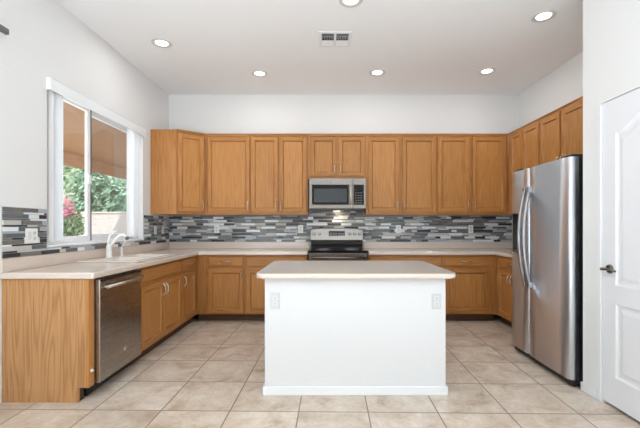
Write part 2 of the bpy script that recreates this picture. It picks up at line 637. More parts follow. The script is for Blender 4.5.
sl = MB(); sl.box(XG + 0.041, XL + 0.012, WY0 + 0.001, WY1 - 0.001, WZ0 - 0.0, WZ0 + 0.016, 0, 0.004)
sl.build('window_sill', VINYL, win)

# vertical blind, drawn open into two stacks
vb = thing('vertical_blind', 'white vertical blind drawn open to both sides of the sink window', 'blind', (XL, 3.63, 2.355))
v = MB()
y0v, y1v = 2.975 - 3.63, 4.565 - 3.63
v.box(0.024, 0.036, y0v, y1v, 0.0, 0.095, 0, 0.002)
v.box(0.0005, 0.024, y0v, y0v + 0.012, 0.0, 0.095, 0, 0.002)
v.box(0.0005, 0.024, y1v - 0.012, y1v, 0.0, 0.095, 0, 0.002)
v.box(0.0005, 0.038, y0v - 0.003, y1v + 0.003, 0.095, 0.100, 0, 0.001)
v.build('valance', VINYL, vb)
MB().box(-0.055, -0.02, WY0 + 0.01 - 3.63, WY1 - 0.01 - 3.63, 0.07, 0.105, 0, 0.003).build('head_rail', VINYL, vb)
def vane(x, y, ang, w=0.042):
    mb = MB()
    P = []
    n = 6
    for k in range(n + 1):
        t = -w + 2 * w * k / n
        P.append((t, 0.005 * (1 - (t / w) ** 2)))
    poly = P + [(a, b - 0.0016) for a, b in reversed(P)]
    M = Matrix.Translation((x, y, 0)) @ Matrix.Rotation(ang, 4, 'Z')
    mb.prism(poly, -1.238, 0.07, 0, M)
    return mb
vane(0.004, 3.025 - 3.63, R(98), 0.034).build('vane', VINYL, vb)
for y in (3.07, 3.10, 3.13, 3.16):
    vane(-0.036, y - 3.63, R(28), 0.036).build('vane', VINYL, vb)
for y in (4.325, 4.355, 4.385, 4.415, 4.445):
    vane(-0.036, y - 3.63, R(35), 0.038).build('vane', VINYL, vb)

# rail of another blind, its end just inside the frame at upper left
hr = thing('curtain_rail', 'dark grey end of a curtain rail high on the left wall', 'curtain rail', (XL, 1.8, 2.565))
MB().box(0.055, 0.085, -1.5, 0.735, 0.0, 0.04, 0, 0.004).build('rail', GREYM, hr)
for y in (0.66, -1.3):
    MB().box(0.0005, 0.056, y - 0.012, y + 0.012, 0.005, 0.035, 0, 0.003).build('bracket', GREYM, hr)

# ------------------------------------------------------------------ cabinets
PULL = None
def pull_mesh():
    """bow pull, 0.10 m long, along local z, standing out along -y"""
    mb = MB()
    L = 0.056
    pts = []
    for k in range(13):
        t = -1 + 2 * k / 12
        pts.append((0, -0.004 - 0.026 * (1 - abs(t) ** 2.6), L * t))
    rad = [0.0072 if abs(-1 + 2 * k / 12) > 0.8 else 0.0052 for k in range(13)]
    mb.tube(pts, rad, 10)
    for sgn in (-1, 1):
        mb.cyl((0, 0, sgn * L), (0, -0.007, sgn * L), 0.0085, 0.007, 14)
    return mb
def add_pull(parent, x, y, z, horiz=False, ln=1.0):
    global PULL
    if PULL is None:
        o = pull_mesh().build('handle', CHROME, parent)
        PULL = o.data
        for p in PULL.polygons:
            p.use_smooth = True
    else:
        o = bpy.data.objects.new('handle', PULL)
        COL.objects.link(o)
        o.parent = parent
    o.location = (x, y, z)
    if horiz:
        o.rotation_euler = (0, R(90), 0)
    o.scale = (1, 1, ln)
    return o

def door_leaf(root, x0, x1, z0, z1, yf=0.0, pull=None, name='door', th=0.021, st=0.052):
    """framed leaf with a recessed panel, its front at local y = yf - th"""
    f = yf - th
    mb = MB()
    b = 0.0025
    mb.box(x0, x0 + st, f, yf - 0.003, z0, z1, 0, b)
    mb.box(x1 - st, x1, f, yf - 0.003, z0, z1, 0, b)
    mb.box(x0 + st, x1 - st, f, yf - 0.003, z0, z0 + st, 1, b)
    mb.box(x0 + st, x1 - st, f, yf - 0.003, z1 - st, z1, 1, b)
    # sloped moulding between frame and panel
    a0, a1, c0, c1 = x0 + st, x1 - st, z0 + st, z1 - st
    i = 0.009
    ya, yb = f + 0.004, f + 0.0175
    o_ = [(a0, c0), (a1, c0), (a1, c1), (a0, c1)]
    n_ = [(a0 + i, c0 + i), (a1 - i, c0 + i), (a1 - i, c1 - i), (a0 + i, c1 - i)]
    for k in range(4):
        p, q, r, s = o_[k], o_[(k + 1) % 4], n_[(k + 1) % 4], n_[k]
        mb.quad([(p[0], ya, p[1]), (q[0], ya, q[1]), (r[0], yb, r[1]), (s[0], yb, s[1])], 1 if k % 2 == 0 else 0)
    mb.box(a0, a1, yf - 0.0039, yf - 0.0031, c0, c1, 0)
    d = mb.build(name, [W_V, W_H], root)
    MB().box(a0 + i + 0.002, a1 - i - 0.002, f + 0.0125, yf - 0.004, c0 + i + 0.002, c1 - i - 0.002, 0, 0.003).build('door_panel', W_P, d)
    if pull:
        px, pz = pull
        add_pull(d, px, f, pz)
    return d

def drawer_front(root, x0, x1, z0, z1, yf=0.0, pull=True, name='drawer', th=0.02):
    f = yf - th
    mb = MB()
    mb.box(x0, x1, f + 0.005, yf - 0.003, z0, z1, 0, 0.002)
    mb.box(x0 + 0.010, x1 - 0.010, f, f + 0.0052, z0 + 0.010, z1 - 0.010, 0, 0.004)
    d = mb.build(name, W_H, root)
    if pull:
        add_pull(d, (x0 + x1) / 2, f, (z0 + z1) / 2, True)
    return d

def face_frame(root, x0, x1, z0, z1, mids=(), rails=(), w=0.04, th=0.02, sl=None, sr=None):
    """frame front at local y = 0"""
    sl = w if sl is None else sl
    sr = w if sr is None else sr
    mb = MB()
    mb.box(x0, x0 + sl, 0, th, z0, z1, 0)
    mb.box(x1 - sr, x1, 0, th, z0, z1, 0)
    mb.box(x0 + sl, x1 - sr, 0, th, z0, z0 + w, 1)
    mb.box(x0 + sl, x1 - sr, 0, th, z1 - w, z1, 1)
    for zr in rails:
        mb.box(x0 + sl, x1 - sr, 0, th, zr - w / 2, zr + w / 2, 1)
    segs = sorted([z0 + w] + [z1 - w] + [q for zr in rails for q in (zr - w / 2, zr + w / 2)])
    for xm, zt in mids:
        for k in range(0, len(segs) - 1, 2):
            if zt is None or segs[k + 1] <= zt + 1e-6:
                mb.box(xm - w / 2, xm + w / 2, 0, th, segs[k], segs[k + 1], 0)
    return mb.build('face_frame', [W_V, W_H], root)

ZF0, ZF1 = 0.102, 0.866        # base face frame
DRZ = (0.722, 0.849)
DOZ = (0.127, 0.690)
def base_cabinet(label, loc, rz, width, depth, doors, drawers, left_stile=None, right_stile=None, top_open=None, group=None, name='base_cabinet'):
    """local x along the run, local y = 0 the frame face, doors stand at y < 0"""
    root = thing(name, label, 'cabinet', loc, rz, group)
    c = MB()
    zt = top_open or ZF1
    c.box(0.001, width - 0.001, 0.0205, depth, ZF0, zt)
    c.build('carcass', W_END, root)
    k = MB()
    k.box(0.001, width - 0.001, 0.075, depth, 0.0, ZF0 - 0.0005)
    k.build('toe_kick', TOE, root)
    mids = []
    if len(doors) == 2:
        mids = [((doors[0][1] + doors[1][0]) / 2, 0.8)]
    face_frame(root, 0.0005, width - 0.0005, ZF0, ZF1, mids, (0.705,), sl=left_stile, sr=right_stile)
    for (a, b, pl) in drawers:
        drawer_front(root, a, b, DRZ[0], DRZ[1], 0, pl, 'drawer' if pl else 'false_drawer_front')
    for (a, b, side) in doors:
        px = None
        if side:
            px = (b - 0.026, 0.60) if side == 'R' else (a + 0.026, 0.60)
        door_leaf(root, a, b, DOZ[0], DOZ[1], 0, px)
    return root

def wall_cabinet(label, loc, rz, width, depth, z0, z1, doors, group=None, left_stile=None, right_stile=None, dz=None, name='wall_cabinet', W=0.035):
    """loc.z is the cabinet bottom; all z local"""
    root = thing(name, label, 'cabinet', (loc[0], loc[1], z0), rz, group)
    H = z1 - z0
    c = MB()
    c.box(0.001, width - 0.001, 0.0205, depth, 0.0, H)
    c.build('carcass', W_V, root)
    mids = []
    if len(doors) == 2:
        mids = [((doors[0][1] + doors[1][0]) / 2, None)]
    face_frame(root, 0.0005, width - 0.0005, 0.0, H, mids, (), w=W, sl=left_stile, sr=right_stile)
    c = MB()
    c.box(-0.0, width, -0.010, 0.0, H - 0.012, H + 0.002, 0, 0.003)
    c.build('top_moulding', W_H, root)
    da, db = dz or (0.034, H - 0.045)
    for (a, b, side) in doors:
        px = None
        if side:
            px = (b - 0.026, da + 0.085) if side == 'R' else (a + 0.026, da + 0.085)
        door_leaf(root, a, b, da, db, 0, px)
    return root

YFB = 4.71      # back base frame face
XFL = -1.665    # left base frame face
XFR = 2.205     # right base frame face

# --- left run: local x -> +Y
endp = thing('cabinet_end_panel', 'oak end panel and stile closing the left counter run by the dishwasher', 'cabinet panel', (XFL, 2.565, 0), R(90))
MB().box(0.0, 0.018, 0.0205, 0.612, ZF0, 0.866, 0, 0.001).box(0.0, 0.018, 0.075, 0.612, 0.0, ZF0).build('panel', W_END, endp)
MB().box(0.0, 0.062, 0.0, 0.020, ZF0, 0.866, 0, 0.001).build('stile', W_V, endp)
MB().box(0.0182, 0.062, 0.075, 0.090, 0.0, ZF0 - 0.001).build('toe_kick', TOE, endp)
lt = MB().box(0.014, 0.032, -0.012, -0.0005, 0.205, 0.228, 0, 0.003)
lt.cyl((0.023, -0.012, 0.2165), (0.023, -0.019, 0.2165), 0.006, 0.005, 12)
lt.build('bumper', PLAST, endp)['label'] = 'small white plastic bumper'

base_cabinet('oak base cabinet under the sink, two doors and a plain false front', (XFL, 3.245, 0), R(90), 0.945, 0.61,
             [(0.022, 0.468, 'R'), (0.476, 0.925, 'L')], [(0.022, 0.925, False)], top_open=0.66)
base_cabinet('narrow oak base cabinet in the left run between sink cabinet and corner', (XFL, 4.192, 0), R(90), 0.515, 0.61,
             [(0.020, 0.435, 'L')], [(0.020, 0.435, True)], right_stile=0.075)
# --- back run
xb = XFL + 0.001
base_cabinet('oak base cabinet with one drawer over one door, right of the back left corner', (xb, YFB, 0), 0, -1.035 - xb, 0.585,
             [(-1.51 - xb, -1.06 - xb, 'R')], [(-1.51 - xb, -1.06 - xb, True)], left_stile=0.16)
base_cabinet('oak base cabinet left of the range, half hidden by the island', (-1.034, YFB, 0), 0, 0.797, 0.585,
             [(0.014, 0.394, 'R'), (0.402, 0.782, 'L')], [(0.014, 0.782, False)])
base_cabinet('oak base cabinet right of the range, mostly hidden by the island', (0.552, YFB, 0), 0, 0.948, 0.585,
             [(0.018, 0.470, 'R'), (0.478, 0.935, 'L')], [(0.018, 0.935, False)])
base_cabinet('oak base cabinet with one drawer over one wide door, behind the right island corner', (1.501, YFB, 0), 0, XFR - 0.001 - 1.501, 0.585,
             [(0.034, 0.602, 'L')], [(0.034, 0.602, True)], right_stile=0.095)
# --- right run: local x -> -Y
base_cabinet('oak base cabinet on the right wall, partly hidden by the refrigerator', (XFR, 4.708, 0), R(-90), 0.985, 0.592,
             [(0.075, 0.397, 'R'), (0.405, 0.730, 'L')], [(0.075, 0.730, True)], left_stile=0.07, right_stile=0.25)

# --- upper cabinets
YFU = 4.98
ZU0, ZU1 = 1.396, 2.497
G = None
wall_cabinet('tall oak wall cabinet with a single wide door, next to the corner cabinet', (-1.655, YFU), 0, 0.627, 0.318, ZU0, ZU1, [(-1.609 + 1.655, -1.035 + 1.655, 'R')])
wall_cabinet('tall oak wall cabinet with two narrow doors, left of the microwave', (-1.027, YFU), 0, 0.787, 0.318, ZU0, ZU1,
             [(0.0105, 0.377, 'R'), (0.394, 0.768, 'L')])
wall_cabinet('short oak two-door wall cabinet directly above the microwave', (-0.239, YFU), 0, 0.787, 0.318, 1.885, ZU1,
             [(0.034, 0.385, 'R'), (0.415, 0.767, 'L')], W=0.03)
wall_cabinet('tall oak two-door wall cabinet, right of the microwave', (0.549, YFU), 0, 0.963, 0.318, ZU0, ZU1,
             [(0.030, 0.4525, 'R'), (0.493, 0.947, 'L')])
wall_cabinet('tall oak two-door wall cabinet at the right end of the back wall', (1.513, YFU), 0, 0.972, 0.318, ZU0, ZU1,
             [(0.014, 0.4425, 'R'), (0.483, 0.941, 'L')])
# right wall
XFU = 2.49
wall_cabinet('tall oak two-door wall cabinet on the right wall, near the corner', (XFU, 4.975), R(-90), 0.74, 0.307, ZU0, ZU1,
             [(0.085, 0.378, 'R'), (0.392, 0.732, 'L')], left_stile=0.08)
wall_cabinet('oak two-door wall cabinet above the refrigerator', (XFU, 4.233), R(-90), 0.783, 0.307, 1.80, ZU1,
             [(0.020, 0.373, 'R'), (0.403, 0.764, 'L')])

# diagonal corner cabinet (left)
def corner_cabinet():
    root = thing('corner_wall_cabinet', 'diagonal oak corner wall cabinet beside the window', 'cabinet', (-1.80, 4.86, ZU0))
    A = Vector((-1.944 + 1.80, 4.745 - 4.86, 0)); B = Vector((-1.657 + 1.80, 4.978 - 4.86, 0))
    H = ZU1 - ZU0
    poly = [(A.x, A.y), (B.x, B.y), (B.x, 5.298 - 4.86), (-2.278 + 1.80, 5.298 - 4.86), (-2.278 + 1.80, A.y)]
    MB().prism(poly, 0, H).build('carcass', W_V, root)
    d = (B - A); L = d.length
    ang = math.atan2(d.y, d.x)
    M = Matrix.Translation(A) @ Matrix.Rotation(ang, 4, 'Z')
    f = face_frame(root, 0.0, L, 0, H, w=0.032, th=0.015)
    f.data.transform(Matrix.Translation((0, -0.0155, 0))); f.data.transform(M)
    tm = MB().box(0.0, L, -0.026, -0.016, H - 0.012, H + 0.002, 0, 0.003).build('top_moulding', W_H, root)
    tm.data.transform(M)
    dl = door_leaf(root, 0.016, L - 0.012, 0.034, H - 0.045, -0.0155, None)
    for o in [dl] + list(dl.children):
        o.data.transform(M)
    p = add_pull(dl, 0, 0, 0)
    p.matrix_local = M @ Matrix.Translation((L - 0.038, -0.0355, 0.119))
    return root
corner_cabinet()

# ------------------------------------------------------------------ worktops
SK = (-2.20, -1.70, 3.27, 4.08)      # sink cut-out x0,x1,y0,y1
ZT0, ZT1 = 0.868, 0.914
XCF, YCF = -1.62, 4.655
def worktop(label, xs, ys, keep, splashes):
    root = thing('countertop', label, 'countertop', ((xs[0] + xs[-1]) / 2, (ys[0] + ys[-1]) / 2, ZT0))
    ox, oy = root.location.x, root.location.y
    o = slab([x - ox for x in xs], [y - oy for y in ys], keep, 0, ZT1 - ZT0).build('slab', COUNTER, root)
    bevel_mod(o, 0.012, 3)
    for (a, b, c, d) in splashes:
        MB().box(a - ox, b - ox, c - oy, d - oy, ZT1 - ZT0 + 0.0003, 1.010 - ZT0, 0, 0.004, 2).build('splash', COUNTER, root)
    return root
e = 0.002
xs = [XL + e, SK[0], SK[1], XCF, -0.232]
ys = [2.545, SK[2], SK[3], YCF, YB - e]
def keepL(i, j):
    if j == 3: return True
    if i == 3: return False
    return not (i == 1 and j == 1)
worktop('beige L-shaped countertop holding the sink, running under the window to the range', xs, ys, keepL,
        [(XL + e, XL + 0.022, 2.545, YB - e - 0.0205), (XL + e, -0.232, YB - 0.022, YB - e)])
xs = [0.548, 2.16, XR - e]
ys = [3.722, YCF, YB - e]
worktop('beige L-shaped countertop right of the range, ending at the refrigerator', xs, ys, lambda i, j: j == 1 or i == 1,
        [(0.548, XR - e, YB - 0.022, YB - e), (XR - 0.022, XR - e, 3.722, YB - e - 0.0205)])

# sink
sk = thing('kitchen_sink', 'white double-bowl drop-in sink set in the countertop under the window', 'sink', ((SK[0] + SK[1]) / 2, (SK[2] + SK[3]) / 2, ZT1))
cx, cy = sk.location.x, sk.location.y
bx0, bx1 = -2.09 - cx, -1.725 - cx
xs = [SK[0] - 0.02 - cx, bx0, bx1, SK[1] + 0.02 - cx]
ys = [SK[2] - 0.02 - cy, SK[2] + 0.03 - cy, -0.02, 0.02, SK[3] - 0.03 - cy, SK[3] + 0.02 - cy]
o = slab(xs, ys, lambda i, j: not (i == 1 and j in (1, 3)), 0.0005, 0.014).build('rim', BISQ, sk)
bevel_mod(o, 0.006, 3)
def bowl(x0, x1, y0, y1):
    b2 = bmesh.new()
    loops = []
    for ins, z in ((0.0, 0.006), (0.006, -0.02), (0.014, -0.15), (0.05, -0.185)):
        loops.append([b2.verts.new((x, y, z)) for x, y in rrect(x0 + ins, x1 - ins, y0 + ins, y1 - ins, 0.04, 5)])
    for a, b in zip(loops, loops[1:]):
        for i in range(len(a)):
            f = b2.faces.new((a[i], a[(i + 1) % len(a)], b[(i + 1) % len(a)], b[i])); f.smooth = True
    b2.faces.new(loops[-1])
    mb = MB(); mb.merge(b2, 0)
    return mb
for a, b in ((ys[1], ys[2]), (ys[3], ys[4])):
    bo = bowl(bx0 - 0.001, bx1 + 0.001, a - 0.001, b + 0.001).build('bowl', BISQ, sk)
    sm = bo.modifiers.new('thick', 'SOLIDIFY'); sm.thickness = 0.004; sm.offset = -1
    MB().lathe([(0.045, -0.1845), (0.045, -0.180), (0.03, -0.182)], 20, 0, Matrix.Translation(((bx0 + bx1) / 2, (a + b) / 2, 0))).build('drain', CHROME, bo)

# faucet
fz = ZT1 + 0.0145
fc = thing('kitchen_faucet', 'white single-lever kitchen faucet with arched spout behind the sink', 'faucet', (-2.135, 3.60, fz))
m = MB()
m.lathe([(0.034, 0.0), (0.034, 0.006), (0.026, 0.014), (0.025, 0.085), (0.027, 0.105), (0.022, 0.125)], 24)
m.build('faucet_body', PLAST, fc)
m = MB()
pts = [(0.008, 0, 0.095), (0.03, 0.003, 0.138), (0.06, 0.006, 0.180), (0.095, 0.010, 0.212), (0.122, 0.013, 0.226), (0.145, 0.016, 0.220), (0.160, 0.018, 0.202)]
m.tube(pts, [0.016, 0.016, 0.015, 0.015, 0.016, 0.018, 0.019], 14)
m.build('spout', PLAST, fc)
ex = Vector(pts[-1])
m = MB()
m.cyl(ex, ex + Vector((0.012, 0.001, -0.022)), 0.0185, 0.016, 16)
sh = m.build('spray_head', GREYM, fc)
m = MB()
m.tube([(-0.004, 0, 0.115), (-0.010, 0.002, 0.165), (0.006, 0.004, 0.215), (0.035, 0.008, 0.248), (0.075, 0.012, 0.270)], [0.014, 0.011, 0.009, 0.008, 0.008], 12)
m.build('lever', PLAST, fc)
# soap dispenser
sd = thing('soap_dispenser', 'slim white soap dispenser with angled pump beside the faucet', 'soap dispenser', (-2.135, 3.82, fz))
m = MB(); m.lathe([(0.020, 0), (0.020, 0.005), (0.013, 0.012), (0.012, 0.075), (0.014, 0.082), (0.009, 0.088)], 18)
m.build('pump_body', PLAST, sd)
m = MB(); m.tube([(0, 0, 0.085), (0.003, 0, 0.105), (0.022, 0, 0.135), (0.045, 0.003, 0.155)], [0.006, 0.006, 0.006, 0.005], 10)
m.build('pump_nozzle', PLAST, sd)

# ------------------------------------------------------------------ mosaic backsplash
rng = random.Random(11)
def mosaic(length, z0, z1, holes, to_world, seed):
    """tiles laid in rows; to_world(s, d, z) maps run distance s, stand-off d and height z"""
    rg = random.Random(seed)
    mb = MB()
    bm = mb.bm
    def brick(s0, s1, a, b, d0, d1, mi):
        P = [(s0, d0, a), (s1, d0, a), (s1, d0, b), (s0, d0, b), (s0, d1, a), (s1, d1, a), (s1, d1, b), (s0, d1, b)]
        V = [bm.verts.new(to_world(*p)) for p in P]
        for q in ((4, 5, 6, 7), (0, 1, 5, 4), (1, 2, 6, 5), (2, 3, 7, 6), (3, 0, 4, 7)):
            f = bm.faces.new([V[i] for i in q]); f.material_index = mi
    g = 0.0016
    # grout bed
    def spans(a, b):
        out = [(0.0, length)]
        for (h0, h1, hz0, hz1) in holes:
            if b > hz0 and a < hz1:
                nx = []
                for s0, s1 in out:
                    if h0 > s0: nx.append((s0, min(s1, h0)))
                    if h1 < s1: nx.append((max(s0, h1), s1))
                out = [q for q in nx if q[1] - q[0] > 0.004]
        return out
    cuts = sorted({z0, z1} | {h[2] for h in holes if z0 < h[2] < z1} | {h[3] for h in holes if z0 < h[3] < z1})
    for a, b in zip(cuts, cuts[1:]):
        for s0, s1 in spans(a + 1e-5, b - 1e-5):
            brick(s0, s1, a, b, 0.0005, 0.006, 6)
    z = z0
    k = 0
    last = None
    while z < z1 - 0.008:
        hgt = (0.033, 0.0145)[k % 2]
        zt = min(z + hgt, z1)
        s = -rg.random() * 0.2
        while s < length:
            ln = rg.choice([0.075, 0.10, 0.15, 0.15, 0.20, 0.20, 0.30]) if k % 2 == 0 else rg.choice([0.10, 0.15, 0.2, 0.3])
            r = rg.random(); mi = 0
            wts = TILE_W if k % 2 == 0 else [0.40, 0.26, 0.14, 0.06, 0.06, 0.08]
            while r > wts[mi] and mi < 5:
                r -= wts[mi]; mi += 1
            if mi == last:
                mi = (mi + rg.choice([1, 2, 3])) % 6
            last = mi
            for a, b in spans(z, zt):
                p, q = max(s, a), min(s + ln, b)
                if q - p > 0.006:
                    brick(p + g, q - g, z + g, zt - g, 0.005, 0.0085, mi)
            s += ln
        z = zt
        k += 1
    bmesh.ops.recalc_face_normals(bm, faces=bm.faces[:])
    return mb
ZM0, ZM1 = 1.0115, 1.378
Y0 = 2.565
o = mosaic(YB - 0.001 - Y0, ZM0, ZM1, [(2.975 - Y0, 4.565 - Y0, 1.062, 2.0)], lambda s, d, z: (XL + d, Y0 + s, z), 3).build('tile_backsplash', TILES + [GROUT])
tag(o, 'grey and white linear mosaic backsplash around the window on the left wall', 'backsplash')
o = mosaic(XR - 0.01 - (XL + 0.01), ZM0, 1.52, [(-1, -0.235 - XL - 0.01, 1.394, 2), (0.545 - XL - 0.01, 9, 1.394, 2)], lambda s, d, z: (XL + 0.01 + s, YB - d, z), 8).build('tile_backsplash', TILES + [GROUT])
tag(o, 'long blue-grey linear mosaic backsplash along the back wall behind the range', 'backsplash')
o = mosaic(YB - 0.011 - 3.72, ZM0, ZM1 + 0.016, [], lambda s, d, z: (XR - d, 3.72 + s, z), 5).build('tile_backsplash', TILES + [GROUT])
tag(o, 'short mosaic backsplash on the right wall beside the refrigerator', 'backsplash')

# ------------------------------------------------------------------ outlets and switches
def outlet(label, loc, rz, gangs=('outlet',), plate=PLAST, group=None, cat='outlet', w1=0.07):
    root = thing('electrical_outlet' if 'outlet' in gangs else 'light_switch', label, cat, loc, rz, group)
    n = len(gangs)
    W = w1 + 0.046 * (n - 1)
    MB().box(-W / 2, W / 2, -0.006, -0.0004, -0.0575, 0.0575, 0, 0.002).build('cover_plate', plate, root)
    for k, g in enumerate(gangs):
        x = (k - (n - 1) / 2) * 0.046
        if g == 'outlet':
            for zc in (-0.021, 0.021):
                m = MB().prism([(x + a * 0.95, b + zc) for a, b in rrect(-0.017, 0.017, -0.015, 0.015, 0.009, 4)], 0.006, 0.0085, 0, Matrix.Rotation(R(90), 4, 'X'))
                rc = m.build('receptacle', PLAST2, root)
                sl = MB()
                for dx in (-0.006, 0.006):
                    sl.box(x + dx - 0.0014, x + dx + 0.0014, -0.0091, -0.0084, zc - 0.002, zc + 0.008)
                sl.cyl((x, -0.0084, zc - 0.008), (x, -0.0091, zc - 0.008), 0.0028, None, 10)
                sl.build('slots', DARKSLOT, rc)
        else:
            MB().box(x - 0.0165, x + 0.0165, -0.0095, -0.006, -0.033, 0.033, 0, 0.0015).build('rocker', PLAST2, root)
    return root
zc = 1.197
ys_ = YB - 0.0087
def xback(px): return (px - 325) * (ys_) / F_PX
for px, lb in ((216, 'white outlet on the mosaic below the single-door wall cabinet'),
               (300, 'white outlet on the mosaic just left of the range'),
               (397.7, 'white outlet on the mosaic right of the range'),
               (470, 'white outlet on the mosaic near the right corner')):
    outlet(lb, (xback(px), ys_, zc), 0, group='outlets on the back mosaic')
xl_ = XL + 0.0087
outlet('white double outlet plate on the mosaic left of the window', (xl_, 2.815, 1.165), R(90), ('rocker', 'outlet'))
outlet('white switch plate on the left mosaic, right of the window', (xl_, 4.86, zc - 0.01), R(90), ('rocker',), cat='switch')
outlet('cream outlet on the left mosaic, nearest the back corner', (xl_, 5.09, zc - 0.01), R(90), ('outlet',))
ISF = 2.68
outlet('white outlet at the upper left of the white island', (-0.371, ISF - 0.0005, 0.693), 0, plate=PLGREY)
outlet('white outlet at the upper right of the white island', (0.813, ISF - 0.0005, 0.690), 0, plate=PLGREY)

# ------------------------------------------------------------------ island
isl = thing('kitchen_island', 'white painted kitchen island in the middle of the floor', 'island', (0.217, 3.12, 0))
IX0, IX1, IY0, IY1 = -0.448 - 0.217, 0.881 - 0.217, ISF - 3.12, 3.53 - 3.12
MB().box(IX0, IX1, IY0, IY1, 0.0, 0.8615, 0, 0.004, 2).build('island_body', ISL, isl)
bm_ = MB()
t = 0.014
for (a, b, c, d) in ((IX0 - t, IX1 + t, IY0 - t, IY0 - 0.0003), (IX0 - t, IX0 - 0.0003, IY0, IY1), (IX1 + 0.0003, IX1 + t, IY0, IY1)):
    bm_.box(a, b, c, d, 0.0, 0.066, 0, 0.004)
bm_.build('island_baseboard', WHITE, isl)
it = MB()
it.prism([(x, y) for x, y in rrect(-0.503, 0.944, 2.610, 3.60, 0.05, 8)], 0.862, 0.900, 0, None, 0.016, 5)
io = it.build('island_countertop', COUNTER)
io.data.transform(Matrix.Translation((-0.228, -3.11, -0.862)))
io.location = (0.228, 3.11, 0.862)
for p in io.data.polygons:
    p.use_smooth = p.normal.z < 0.95
tag(io, 'beige countertop slab with rounded edges on the white island', 'countertop')

# ------------------------------------------------------------------ dishwasher (local x -> +Y, faces +X)
dw = thing('dishwasher', 'stainless steel dishwasher under the left countertop', 'dishwasher', (XFL, 2.632, 0), R(90))
WD = 0.605
MB().box(0.004, WD - 0.004, 0.012, 0.59, 0.10, 0.862).build('tub', BLACK, dw)
MB().box(0.006, WD - 0.006, 0.065, 0.59, 0.012, 0.0995).build('toe_panel', BLACK, dw)
dd = MB().box(0.005, WD - 0.005, -0.034, 0.011, 0.106, 0.855, 0, 0.006, 3).build('dishwasher_door', STEELD, dw)
hd = MB()
hd.tube([(0.04, -0.072, 0.795), (WD * 0.5, -0.078, 0.795), (WD - 0.04, -0.072, 0.795)], 0.0115, 14)
for x in (0.055, WD - 0.055):
    hd.cyl((x, -0.033, 0.795), (x, -0.073, 0.795), 0.010, None, 14)
hd.build('handle', CHROME, dd)
MB().box(0.012, WD - 0.012, -0.0348, -0.033, 0.835, 0.853, 0, 0.0005).build('control_strip', BLACK, dd)
em = MB()
em.cyl((0.335, -0.034, 0.245), (0.335, -0.0365, 0.245), 0.015, None, 24)
eo = em.build('emblem', PLAST2, dd)
em = MB()
cxx, czz = 0.335, 0.245
for (ox, sgn) in ((-0.003, 1), (0.0035, 1)):
    pts = []
    for k in range(11):
        a = R(40 + 280 * k / 10)
        pts.append((cxx + ox + 0.0042 * math.cos(a), -0.037, czz + 0.006 * math.sin(a)))
    em.tube(pts, 0.0007, 6)
em.build('emblem_script', DARKSLOT, eo)

# ------------------------------------------------------------------ range
rg_ = thing('kitchen_range', 'stainless steel range with black glass cooktop, behind the island', 'range', (0.158, 4.66, 0))
RW = 0.379
MB().box(-RW, RW, 0.02, 0.60, 0.03, 0.905).build('range_body', BLACK, rg_)
for x in (-0.33, 0.33):
    for y in (0.08, 0.52):
        MB().cyl((x, y, 0), (x, y, 0.0305), 0.018, 0.014, 14).build('foot', BLACK, rg_)
m = MB()
m.box(-RW - 0.002, RW + 0.002, -0.012, 0.555, 0.9055, 0.928, 0, 0.006, 2)
ct = m.build('cooktop', BLACKGL, rg_)
m = MB()
for (x, y, r) in ((-0.19, 0.16, 0.105), (0.19, 0.16, 0.085), (-0.19, 0.41, 0.08), (0.19, 0.41, 0.105)):
    for q in (r, r * 0.6):
        pts = [(x + q * math.cos(2 * PI * k / 40), y + q * math.sin(2 * PI * k / 40), 0.9281) for k in range(41)]
        m.tube(pts, 0.0008, 5)
m.build('burner_rings', DGREY, ct)
# backguard: black lower band, sloped stainless console with clock and knobs
MB().box(-RW + 0.012, RW - 0.012, 0.545, 0.595, 0.9285, 1.045, 0, 0.004).build('back_riser', BLACKGL, rg_)
bgd = MB()
prof = [(0.515, 1.045), (0.60, 1.045), (0.60, 1.205), (0.56, 1.215), (0.545, 1.205)]
N = 16
b2 = bmesh.new()
rings = []
for k in range(N + 1):
    x = -RW + 0.005 + 2 * (RW - 0.005) * k / N
    u = x / RW
    dz = -0.022 * max(0, abs(u) - 0.45) ** 2 / 0.3
    rings.append([b2.verts.new((x, y, z + (dz if z > 1.1 else 0))) for y, z in prof])
for a, b in zip(rings, rings[1:]):
    for i in range(len(prof)):
        f = b2.faces.new((a[i], a[(i + 1) % 5], b[(i + 1) % 5], b[i]))
b2.faces.new(rings[0][::-1]); b2.faces.new(rings[-1])
bgd.merge(b2, 0)
bk = bgd.build('console', STEELX, rg_)
sl_ang = math.atan2(0.03, 0.16)
def on_console(x, z, d):      # point standing d off the sloping console
    y = 0.515 + (z - 1.045) / 0.16 * 0.03
    return Vector((x, y - d * math.cos(sl_ang), z + d * math.sin(sl_ang)))
MC = Matrix.Translation(on_console(0.0, 1.135, 0.0)) @ Matrix.Rotation(-sl_ang, 4, 'X')
cl = MB().box(-0.115, 0.115, -0.004, -0.0003, -0.034, 0.036, 0, 0.001).build('clock_panel', BLACKGL, bk)
cl.data.transform(MC)
bt = MB()
for i in range(5):
    for j in range(2):
        bt.box(-0.1 + 0.022 * i, -0.088 + 0.022 * i, -0.0046, -0.0041, -0.026 + 0.018 * j, -0.018 + 0.018 * j)
        bt.box(0.022 + 0.018 * i, 0.032 + 0.018 * i, -0.0046, -0.0041, -0.026 + 0.018 * j, -0.018 + 0.018 * j)
bt = bt.build('touch_pads', DGREY, cl)
bt.data.transform(MC)
for x in (-0.325, -0.245, 0.185, 0.255, 0.325):
    m = MB()
    m.cyl(on_console(x, 1.135, 0.0005), on_console(x, 1.135, 0.006), 0.027, 0.026, 20)
    m.cyl(on_console(x, 1.135, 0.006), on_console(x, 1.135, 0.026), 0.021, 0.018, 20)
    m.build('knob', DKNICK, bk)
